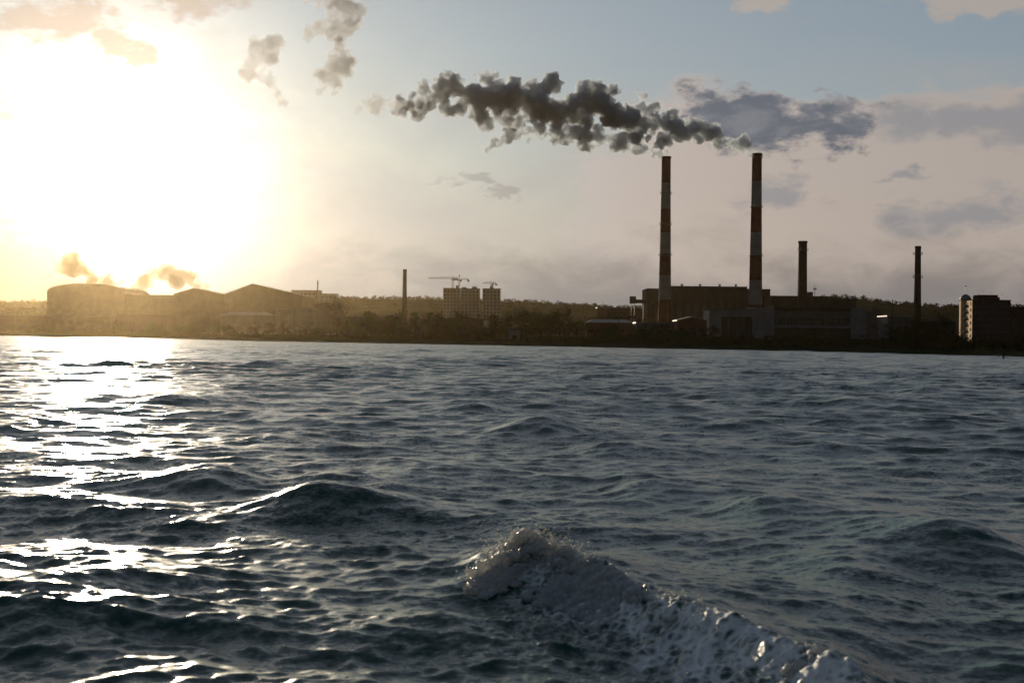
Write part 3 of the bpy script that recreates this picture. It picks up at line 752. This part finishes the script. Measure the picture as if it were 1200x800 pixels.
# warehouses on the left shore
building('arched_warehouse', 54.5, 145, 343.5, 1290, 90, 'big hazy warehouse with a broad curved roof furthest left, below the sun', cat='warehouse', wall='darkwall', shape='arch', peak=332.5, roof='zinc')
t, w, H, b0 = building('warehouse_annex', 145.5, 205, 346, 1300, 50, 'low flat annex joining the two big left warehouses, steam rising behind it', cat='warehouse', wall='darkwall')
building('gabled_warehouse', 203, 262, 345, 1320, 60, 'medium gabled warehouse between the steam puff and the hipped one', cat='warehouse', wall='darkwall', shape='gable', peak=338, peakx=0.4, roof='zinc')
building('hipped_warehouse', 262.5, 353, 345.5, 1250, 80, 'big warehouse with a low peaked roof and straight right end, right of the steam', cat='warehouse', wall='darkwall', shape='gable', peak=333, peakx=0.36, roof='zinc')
building('office_block', 341, 374, 340.5, 1560, 20, 'hazy pale block peeping over the right end of the peaked warehouse', wall='concrete', windows=(7, 4, 2, 1.6, 0.5, 0.95))
building('office_block', 375, 394, 344.5, 1600, 20, 'lower hazy pale block just right of the thin mast', wall='concrete', windows=(4, 3, 2, 1.6, 0.5, 0.95))
p = at(372.3, 328, 1540); mz = gz(p.x, 1540) - 0.3
ms = thing('radio_mast', (p.x, 1540, mz), 'thin hazy lattice mast rising over the low left blocks', 'mast')
g = MB(); g.lathe([(1.3, 0), (0.5, p.z - mz)], 4); g.build('pole', M['metal'], ms); g = MB(); g.bar((-1.5, 0, (p.z - mz) * .93), (1.5, 0, (p.z - mz) * .93), 0.4); g.build('crossbar', M['metal'], ms)

SH = [  # px0 px1 ytop Y depth wall shape peak label
    (-60, 52, 369, 1150, 25, 'brick', 'flat', None, 'long low dark shed at the left edge of the shore below the sun'),
    (60, 128, 371, 1120, 22, 'darkwall', 'ridge', 367, 'low hipped shed in front of the curved roof warehouse'),
    (136, 196, 368, 1130, 20, 'brick', 'flat', None, 'flat brick shed in front of the low annex'),
    (206, 246, 366, 1110, 20, 'darkwall', 'gable', 361, 'small gabled shed in front of the medium gabled warehouse'),
    (258, 316, 369, 1050, 22, 'gray', 'ridge', 365, 'grey hipped shed in front of the peaked warehouse'),
    (322, 366, 362, 1040, 22, 'gray', 'flat', None, 'flat grey shed below the right end of the peaked warehouse'),
    (368, 394, 358, 1080, 20, 'brick', 'gable', 354.5, 'tall narrow gabled brick shed left of the round tree'),
    (412, 468, 371, 900, 20, 'darkwall', 'ridge', 368, 'low dark hipped shed just left of the small lone chimney'),
    (479, 516, 373, 880, 18, 'gray', 'flat', None, 'flat grey shed just right of the small lone chimney'),
    (520, 566, 375, 800, 16, 'darkwall', 'gable', 371, 'dark gabled shed below the unfinished tower blocks'),
    (688, 742, 378, 640, 16, 'redbrick', 'ridge', 374, 'red brick shed with hipped roof left of the power station'),
    (700, 752, 361, 1150, 20, 'redbrick', 'flat', None, 'long low reddish block on the skyline left of the conveyor tower'),
    (746, 790, 379, 560, 14, 'gray', 'flat', None, 'flat grey shed in front of the red foot of the left striped chimney'),
    (794, 828, 376, 600, 16, 'redbrick', 'gable', 372, 'red brick gabled shed left of the pale workshop gateway'),
    (1040, 1066, 371, 620, 16, 'gray', 'flat', None, 'flat grey shed between the pale workshop and the slim chimney'),
    (1082, 1120, 377, 560, 14, 'darkwall', 'ridge', 373, 'dark hipped shed between the slim chimney and the sunlit block'),
    (596, 609, 386.5, 470, 6, 'white', 'flat', None, 'tiny white hut on the bank below the dark clump of trees'),
]
for (p0, p1, yt, Y, dep, wl, shp, pk, lab) in SH:
    small = p1 - p0 < 15
    t, w, H, b0 = building('hut' if small else 'shed', p0, p1, yt, Y, dep, lab, cat='hut' if small else 'shed', wall=wl, shape=shp, peak=pk, windows=None if small or p0 < 400 else (max(3, int((p1 - p0) / 9)), 1, 2.0, 1.5, 0.35, 0.85), doors=((0.1, 1.6, 1.9),) if small else ((-0.55, 3.2, 3.2),), roof='zinc' if wl in ('gray', 'redbrick') else 'roof')
# long shore wall at the left
x0 = at(235, 380, 1010).x; x1 = at(480, 380, 880).x
wv0 = Vector((x0, 1010 * 1.0)); 
ow = thing('shore_fence', (x0, 1015, gz(x0, 1015)), 'long low concrete fence along the shore below the peaked warehouse', 'fence')
n = 40
g = MB(); tops = []
xe = at(480, 380, 760).x
for i in range(n):
    a = Vector((x0 + (xe - x0) * i / n, 1015 + (760 - 1015) * i / n, 0)); b_ = Vector((x0 + (xe - x0) * (i + 1) / n, 1015 + (760 - 1015) * (i + 1) / n, 0))
    za = gz(a.x, a.y) - ow.location.z; ax, ay = a.x - x0, a.y - 1015; bx_, by = b_.x - x0, b_.y - 1015
    g.add([(ax, ay, za - 0.5), (bx_, by, za - 0.5), (bx_, by, za + 2.4), (ax, ay, za + 2.4), (ax, ay + .2, za - 0.5), (bx_, by + .2, za - 0.5), (bx_, by + .2, za + 2.4), (ax, ay + .2, za + 2.4)],
          [(0, 1, 2, 3), (5, 4, 7, 6), (3, 2, 6, 7), (0, 3, 7, 4), (1, 5, 6, 2)])
    q = MB(); q.box(ax - 0.15, ax + 0.15, ay - 0.15, ay + 0.35, za - 0.5, za + 2.7); q.build('post', M['concrete'], ow)
g.build('panel', M['concrete'], ow)

# utility poles
polespec = [(18, 362, 1120), (150, 361, 1110), (300, 361, 1030), (345, 358, 1020), (384, 362, 960), (402, 364, 950), (440, 366, 900), (497, 362, 860), (560, 366, 760), (640, 369, 640), (725, 368, 560), (955, 334, 940), (1046, 352, 600), (1100, 366, 480)]
plab = ['at the left edge of the shore', 'in front of the low annex', 'in front of the peaked warehouse', 'before the flat grey shed under the peaked warehouse', 'left of the round tree on the left shore', 'right of the round tree on the left shore', 'above the low hipped shed left of the lone chimney', 'just right of the small lone chimney', 'in front of the unfinished tower blocks', 'in front of the dark clump of trees', 'between the red brick shed and the flat grey one', 'beside the stout brick chimney, showing over the long hall', 'at the right end of the pale workshop', 'just right of the slim lone chimney']
proto = None
for (px, py, Y), lb in zip(polespec, plab):
    p = at(px, py, Y); z0 = gz(p.x, Y) - 0.2; hh = p.z - z0
    if proto is None:
        proto = thing('utility_pole', (0, 0, 0), '', 'pole', 'utility poles along the shore')
        g = MB(); g.lathe([(0.22, 0), (0.14, 10)], 8); g.build('pole', M['wood'], proto)
        g = MB(); g.box(-1.1, 1.1, -0.26, -0.14, 9.2, 9.4); g.build('crossarm', M['wood'], proto)
        for s in (-0.9, 0.9):
            g = MB(); g.lathe([(0.05, 9.4), (0.11, 9.5), (0.07, 9.7)], 8, s, -0.2); g.build('insulator', M['white'], proto)
        o = proto
    else:
        o = proto.copy(); C.objects.link(o)
        for ch in proto.children:
            c2 = ch.copy(); C.objects.link(c2); c2.parent = o
    o.location = (p.x, Y, z0); o.scale = (1, 1, hh / 10); o['label'] = 'thin wooden utility pole ' + lb
# marker post in the water at the right
p = onz(1176, 420, 0)
mk = thing('marker_post', (p.x, p.y, -0.8), 'short dark marker post standing in the water near the right edge', 'post')
g = MB(); g.lathe([(0.16, 0), (0.13, 2.5)], 10); g.build('post', M['wood'], mk)
g = MB(); g.lathe([(0.05, 2.5), (0.32, 2.52), (0.32, 2.9), (0.05, 3.1)], 10); g.build('topmark', M['black'], mk)

# ------------------------------------------------------------------ trees
def crown_mesh(seed, kind):
    q = random.Random(seed); vsx = []; fsx = []
    lobes = []
    for i in range(q.randint(9, 13)):
        if kind == 'tall': c_ = Vector((q.gauss(0, .10), q.gauss(0, .10), q.uniform(.35, .95))); rr_ = q.uniform(.07, .13)
        elif kind == 'round': c_ = Vector((q.gauss(0, .20), q.gauss(0, .20), q.uniform(.20, .84))); rr_ = q.uniform(.12, .20)
        else: c_ = Vector((q.gauss(0, .22), q.gauss(0, .22), q.uniform(.25, .90))); rr_ = q.uniform(.09, .16)
        lobes.append((c_, rr_))
    nl = 70 if kind != 'bare' else 40
    for c_, rr_ in lobes:
        for k in range(nl):
            d = Vector((q.gauss(0, 1), q.gauss(0, 1), q.gauss(0, 1))).normalized(); p_ = c_ + d * rr_ * q.uniform(.35, 1.15)
            s = q.uniform(.012, .030) if kind != 'bare' else q.uniform(.006, .016)
            a = Vector((q.gauss(0, 1), q.gauss(0, 1), q.gauss(0, 1))).normalized(); b_ = a.orthogonal().normalized(); n_ = a.cross(b_)
            kk = len(vsx); vsx += [p_ + a * s * 1.4, p_ + b_ * s, p_ - a * s * 1.4 + n_ * s * .4, p_ - b_ * s]; fsx.append((kk, kk + 1, kk + 2, kk + 3))
    me = bpy.data.meshes.new('crown'); me.from_pydata(vsx, [], fsx); me.update()
    m = MB()
    H0 = .9 if kind == 'tall' else .62
    pts = [Vector((0, 0, -.03)), Vector((.01, 0, .25)), Vector((-.01, .01, H0))]
    m.lathe([(.024, -.03), (.018, .2), (.012, .45), (.005, H0)], 7)
    for c_, rr_ in lobes:
        st = Vector((0, 0, max(.22, c_.z - .22))); m.bar(st, c_, .008)
        for k in range(2 if kind != 'bare' else 5):
            d = Vector((q.gauss(0, 1), q.gauss(0, 1), abs(q.gauss(0, 1)))).normalized() * rr_ * 1.1; m.bar(c_, c_ + d, .004)
    return me, m.mesh('trunk')
protos = {}
for kind in ('tall', 'round', 'bare'):
    for s in range(3):
        me, tr = crown_mesh(s * 7 + len(kind), kind)
        me.materials.append({'tall': M['leaf'], 'round': M['leaf'] if s else M['leaf2'], 'bare': M['twig']}[kind]); tr.materials.append(M['bark'])
        protos[(kind, s)] = (me, tr)
def tree(px, Y, h, kind, label, group, wide=1.0):
    p = at(px, 395, Y); z = gz(p.x, Y) - 0.1
    t = thing(kind + '_tree' if kind != 'round' else 'broadleaf_tree', (p.x, Y, z), label, 'tree', group, random.uniform(0, 6.28))
    if kind == 'tall': t.name = 'poplar_tree'
    t.scale = (h * wide, h * wide, h)
    me, tr = protos[(kind, random.randrange(3))]
    for nme, d in (('crown', me), ('trunk', tr)):
        ob = bpy.data.objects.new(nme, d); C.objects.link(ob); ob.parent = t
def ytoh(px, py, Y):
    p = at(px, py, Y); return p.z - gz(p.x, Y)
for px, py, Y, k, w_ in [(598, 366, 560, 'round', 1), (612, 360, 570, 'round', 1.1), (624, 357, 575, 'round', 1.1), (634, 355, 580, 'round', 1.2), (645, 357, 572, 'round', 1.1), (656, 360, 565, 'round', 1.0), (667, 359, 575, 'bare', 1.0), (676, 363, 560, 'round', 1.0), (586, 370, 555, 'bare', 1.0)]:
    tree(px, Y, ytoh(px, py, Y), k, 'tree in the tall dark shore clump between the tower blocks and the power station', 'dark clump of shore trees', w_)
tree(400, 940, ytoh(400, 347, 940), 'round', 'round dark tree standing apart between the narrow brick shed and the lone chimney', None, 1.3)
tree(392, 1000, ytoh(392, 355, 1000), 'bare', 'small bare tree touching the left side of the round dark tree', None, 1.0)
q = random.Random(4)
def row(px0, px1, n, py0, py1, Yf, kinds, label, group, w_=(1.0, 1.5)):
    for i in range(n):
        px = px0 + (px1 - px0) * (i + q.uniform(.1, .9)) / n; Y = Yf(px) + q.uniform(-20, 20)
        tree(px, Y, max(3, ytoh(px, q.uniform(py0, py1), Y)), q.choice(kinds), label, group, q.uniform(*w_))
def shoreY(px): return float(shore_r(azel(px, 395)[0])) * math.cos(azel(px, 395)[0])
row(-10, 56, 9, 353, 360, lambda p: 1330, ['round', 'bare'], 'small hazy tree in the row on the skyline left of the curved roof warehouse', 'skyline trees at far left')
row(-10, 250, 16, 372, 382, lambda p: shoreY(p) + 28, ['round', 'bare'], 'low tree on the golden hazy bank below the left warehouses', 'bank trees below the left warehouses')
row(250, 400, 14, 372, 381, lambda p: shoreY(p) + 60, ['round', 'bare', 'bare'], 'low tree on the bank below the peaked warehouse and its sheds', 'bank trees below the peaked warehouse')
row(404, 516, 20, 358, 374, lambda p: shoreY(p) + 170, ['round', 'bare', 'bare', 'tall'], 'leafing tree in the belt around the foot of the small lone chimney', 'trees around the lone chimney', (0.9, 1.3))
row(500, 596, 16, 364, 380, lambda p: shoreY(p) + 140, ['round', 'bare', 'tall'], 'tree in the belt below the unfinished tower blocks', 'trees below the tower blocks', (0.9, 1.3))
row(405, 600, 22, 380, 390, lambda p: shoreY(p) + 30, ['round', 'bare'], 'low dark tree at the water between the lone chimney and the tall clump', 'low trees at the water, centre left')
row(680, 835, 22, 375, 390, lambda p: shoreY(p) + 40, ['round', 'bare'], 'low dark tree at the water in front of the power station', 'low trees at the water by the power station')
row(690, 760, 8, 362, 372, lambda p: 760, ['round', 'bare'], 'tree behind the red brick shed left of the power station', 'trees left of the power station')
row(835, 1040, 18, 390, 398, lambda p: shoreY(p) + 40, ['round', 'bare'], 'low dark tree at the water in front of the pale workshop', 'low trees at the water by the workshop')
row(1040, 1125, 10, 368, 384, lambda p: shoreY(p) + 120, ['round', 'bare'], 'dark tree in the belt between the pale workshop and the sunlit block', 'trees around the slim chimney')
row(1040, 1215, 16, 390, 400, lambda p: shoreY(p) + 25, ['round', 'bare'], 'low dark tree at the water near the right edge', 'low trees at the water, right')
# wood on the far hills and undergrowth on the bank, too dense to count
def scatter_leaves(name, pts, hs, rs, per, leaf, m, label, cat):
    n = len(pts); P_ = np.repeat(np.array(pts), per, 0); Hh = np.repeat(hs, per); Rr_ = np.repeat(rs, per)
    k = len(P_); g = np.random.default_rng(21)
    d = g.normal(size=(k, 3)); d /= np.linalg.norm(d, axis=1)[:, None]; d *= (g.random(k) ** 0.4)[:, None]
    c_ = P_ + np.stack([d[:, 0] * Rr_, d[:, 1] * Rr_, Hh * (0.5 + 0.5 * d[:, 2])], 1)
    a = g.normal(size=(k, 3)); a /= np.linalg.norm(a, axis=1)[:, None]; b_ = np.cross(a, g.normal(size=(k, 3))); b_ /= np.linalg.norm(b_, axis=1)[:, None]
    s = leaf * g.uniform(.5, 1.3, k)[:, None]
    v = np.stack([c_ + a * s, c_ + b_ * s, c_ - a * s, c_ - b_ * s], 1).reshape(-1, 3); f = np.arange(4 * k).reshape(-1, 4)
    o = raw_mesh(name, v, f, m, smooth=False); tag(o, label, cat, kind='stuff')
g_ = np.random.default_rng(9)
pts = []; hs = []; rs = []
for i in range(2600):
    a = g_.uniform(R(-24), R(24)); r_ = g_.uniform(1600, 2080) if i % 2 else g_.uniform(1900, 2030)
    x, y = r_ * math.sin(a), r_ * math.cos(a)
    pts.append((x, y, gz(x, y) - 1)); hs.append(g_.uniform(3, 7.5)); rs.append(g_.uniform(2.5, 6))
scatter_leaves('far_woods', pts, np.array(hs), np.array(rs), 26, 0.9, M['leaf2'], 'continuous wood covering the low hills along the skyline', 'woods')
pts = []; hs = []; rs = []
for i in range(3800):
    a = g_.uniform(R(-24), R(24)); s_ = float(shore_r(a)); r_ = s_ + 4 + abs(g_.normal(0, 30))
    x, y = r_ * math.sin(a), r_ * math.cos(a)
    pts.append((x, y, gz(x, y) - 0.2)); hs.append(g_.uniform(0.8, 2.6) * (s_ / 500) ** 0.6); rs.append(g_.uniform(1.0, 3.0))
scatter_leaves('undergrowth', pts, np.array(hs), np.array(rs), 30, 0.22, M['leaf2'], 'dark scrub and reeds lining the whole far bank', 'undergrowth')

# ------------------------------------------------------------------ smoke
def smoke_mat(name, dens, colr, aniso, scale, thr, soft, absb=None):
    m, N = new_mat(name)
    o = N.n('ShaderNodeOutputMaterial'); v = N.n('ShaderNodeVolumePrincipled'); g = N.n('ShaderNodeNewGeometry')
    nz = N.noise(g.outputs['Position'], scale, 5, 0.62, 0.6)
    N.put(v.inputs['Density'], N.m('MULTIPLY', N.rng(nz, thr, thr + soft), dens))
    N.put(v.inputs['Color'], colr); v.inputs['Anisotropy'].default_value = aniso
    if absb: N.put(v.inputs['Absorption Color'], absb)
    N.nt.links.new(v.outputs[0], o.inputs['Volume']); m.cycles.volume_step_rate = 0.6
    return m
def plume(name, path, label, m, seed, Yfun, vox=0.75, jit=1.05, per=10, disp=1.0):
    """path: (px, py, radius px); puffs scattered along it, fused and crumpled into one billowing body"""
    q = random.Random(seed); bm = bmesh.new()
    for i in range(len(path) - 1):
        (xa, ya, ra), (xb, yb, rb) = path[i], path[i + 1]
        if i > 2: ra *= q.uniform(.85, 1.1); rb *= q.uniform(.85, 1.1)
        if ra < 0 or rb < 0: continue
        L = math.hypot(xb - xa, yb - ya); n = max(4, int(per * L / max(ra, 4) / 1.2))
        for j in range(max(2, int(L / max(ra, 3) * 2.2))):
            t = j / max(2, int(L / max(ra, 3) * 2.2)); rad = ra + (rb - ra) * t; px = xa + (xb - xa) * t
            bmesh.ops.create_icosphere(bm, subdivisions=2, radius=max(rad * 0.5, 1.9) * Yfun(px) / F, matrix=Matrix.Translation(at(px, ya + (yb - ya) * t + q.uniform(-.2, .2) * rad, Yfun(px))))
        for j in range(n):
            t = (j + q.random()) / n; rad = ra + (rb - ra) * t
            px = xa + (xb - xa) * t; py = ya + (yb - ya) * t
            a = q.uniform(0, 6.28); off = rad * math.sqrt(q.random()) * jit
            Yc = Yfun(px) + q.uniform(-1, 1) * rad * 0.5 * Yfun(px) / F
            c_ = at(px + off * math.cos(a), py + off * math.sin(a), Yc)
            rr_ = max(rad * q.uniform(0.16, 0.42), 1.3) * Yc / F
            bmesh.ops.create_icosphere(bm, subdivisions=2, radius=rr_, matrix=Matrix.Translation(c_))
    me = bpy.data.meshes.new(name); bm.to_mesh(me); bm.free()
    ob = link_mesh(name, me, None)
    md = ob.modifiers.new('r', 'REMESH'); md.mode = 'VOXEL'; md.voxel_size = vox
    for k, (sz, st) in enumerate(((14.0, disp * 16), (6.0, disp * 10), (2.6, disp * 6.5), (1.3, disp * 3.0))):
        tx = bpy.data.textures.new('puff', 'CLOUDS'); tx.noise_scale = sz; tx.noise_depth = 4
        dm = ob.modifiers.new('d', 'DISPLACE'); dm.texture = tx; dm.texture_coords = 'GLOBAL'; dm.strength = st; dm.mid_level = 0.5
    md = ob.modifiers.new('r2', 'REMESH'); md.mode = 'VOXEL'; md.voxel_size = vox * 0.9
    dg = bpy.context.evaluated_depsgraph_get(); me2 = bpy.data.meshes.new_from_object(ob.evaluated_get(dg))
    ob.modifiers.clear(); ob.data = me2; me2.materials.clear(); me2.materials.append(m)
    me2.polygons.foreach_set('use_smooth', [True] * len(me2.polygons))
    tag(ob, label, 'smoke'); return ob
SM = smoke_mat('flue_smoke', 0.60, (0.84, 0.91, 0.99), 0.12, 0.30, 0.15, 0.50)
SM2 = smoke_mat('thin_smoke', 0.22, (0.66, 0.68, 0.72), 0.25, 0.13, 0.18, 0.42)
SM3 = smoke_mat('steam', 0.32, (0.95, 0.88, 0.80), 0.45, 0.10, 0.15, 0.35)
Yp = lambda px: 985 - max(0, 886 - px) * 0.25
plume('smoke_plume', [(887, 182, 4.5), (879, 176, 6), (866, 169, 8), (845, 162, 10), (815, 155, 14), (785, 152, 18), (745, 138, 26), (700, 128, 30), (650, 124, 32), (600, 118, 30), (565, 112, 30), (535, 108, 28), (505, 118, 20), (480, 122, 14), (462, 124, 8)],
      'dense grey billowing smoke drifting left from the right striped chimney', SM, 1, Yp)
plume('smoke_plume', [(780.5, 185.5, 4.2), (773, 181, 5.5), (762, 178, 6.5), (745, 173, 8), (715, 165, 12), (680, 158, 15), (645, 158, 12), (610, 156, 10), (580, 166, 8), (568, 178, 6)],
      'lower thinner smoke trail leaving the left striped chimney under the bigger plume', SM, 2, lambda px: 990 - (780 - px) * 0.1)
plume('smoke_puff', [(402, 60, 14), (398, 80, 18), (392, 98, 20), (374, 102, 10)], 'detached brown grey smoke puff nearest the left end of the plume', SM2, 3, lambda px: 690, disp=0.9)
plume('smoke_puff', [(366, -8, 12), (388, 4, 16), (406, 20, 15), (396, 36, 10), (360, 36, 8)], 'detached smoke puff at the top edge above the others', SM2, 4, lambda px: 690, disp=0.9)
plume('smoke_puff', [(322, 50, 9), (308, 66, 11), (298, 80, 12), (314, 92, 9), (326, 108, 6), (334, 124, 5)], 'ragged small smoke puff furthest left in the sky', SM2, 5, lambda px: 690, disp=0.9)
plume('smoke_puff', [(462, 120, 10), (440, 124, 9), (424, 128, 8), (412, 136, 5)], 'small wispy scrap trailing off the left end of the plume', SM2, 6, lambda px: 760, disp=0.8)
plume('steam_cloud', [(150, 340, 6), (165, 330, 10), (190, 322, 12), (215, 325, 12), (235, 334, 8), (248, 340, 4)], 'sunlit steam rolling over the roofs between the left warehouses', SM3, 8, lambda px: 1380, vox=1.8)

plume('steam_cloud', [(62, 322, 8), (80, 312, 14), (100, 318, 15), (125, 330, 12), (142, 340, 7)], 'bright white steam glowing over the curved roof warehouse below the sun', SM3, 9, lambda px: 1400, vox=1.8)

# ------------------------------------------------------------------ haze
g = MB(); g.box(-2700, 2700, -2700, 2700, -4.0, 192); hz = g.build('haze', None); tag(hz, 'thin golden evening haze filling the air over the lake', 'haze', kind='stuff')
mh, N = new_mat('haze_air'); o = N.n('ShaderNodeOutputMaterial'); v = N.n('ShaderNodeVolumePrincipled')
N.put(v.inputs['Color'], (1.0, 0.78, 0.46)); v.inputs['Density'].default_value = 0.000013; v.inputs['Anisotropy'].default_value = 0.90
N.nt.links.new(v.outputs[0], o.inputs['Volume']); hz.data.materials.append(mh)
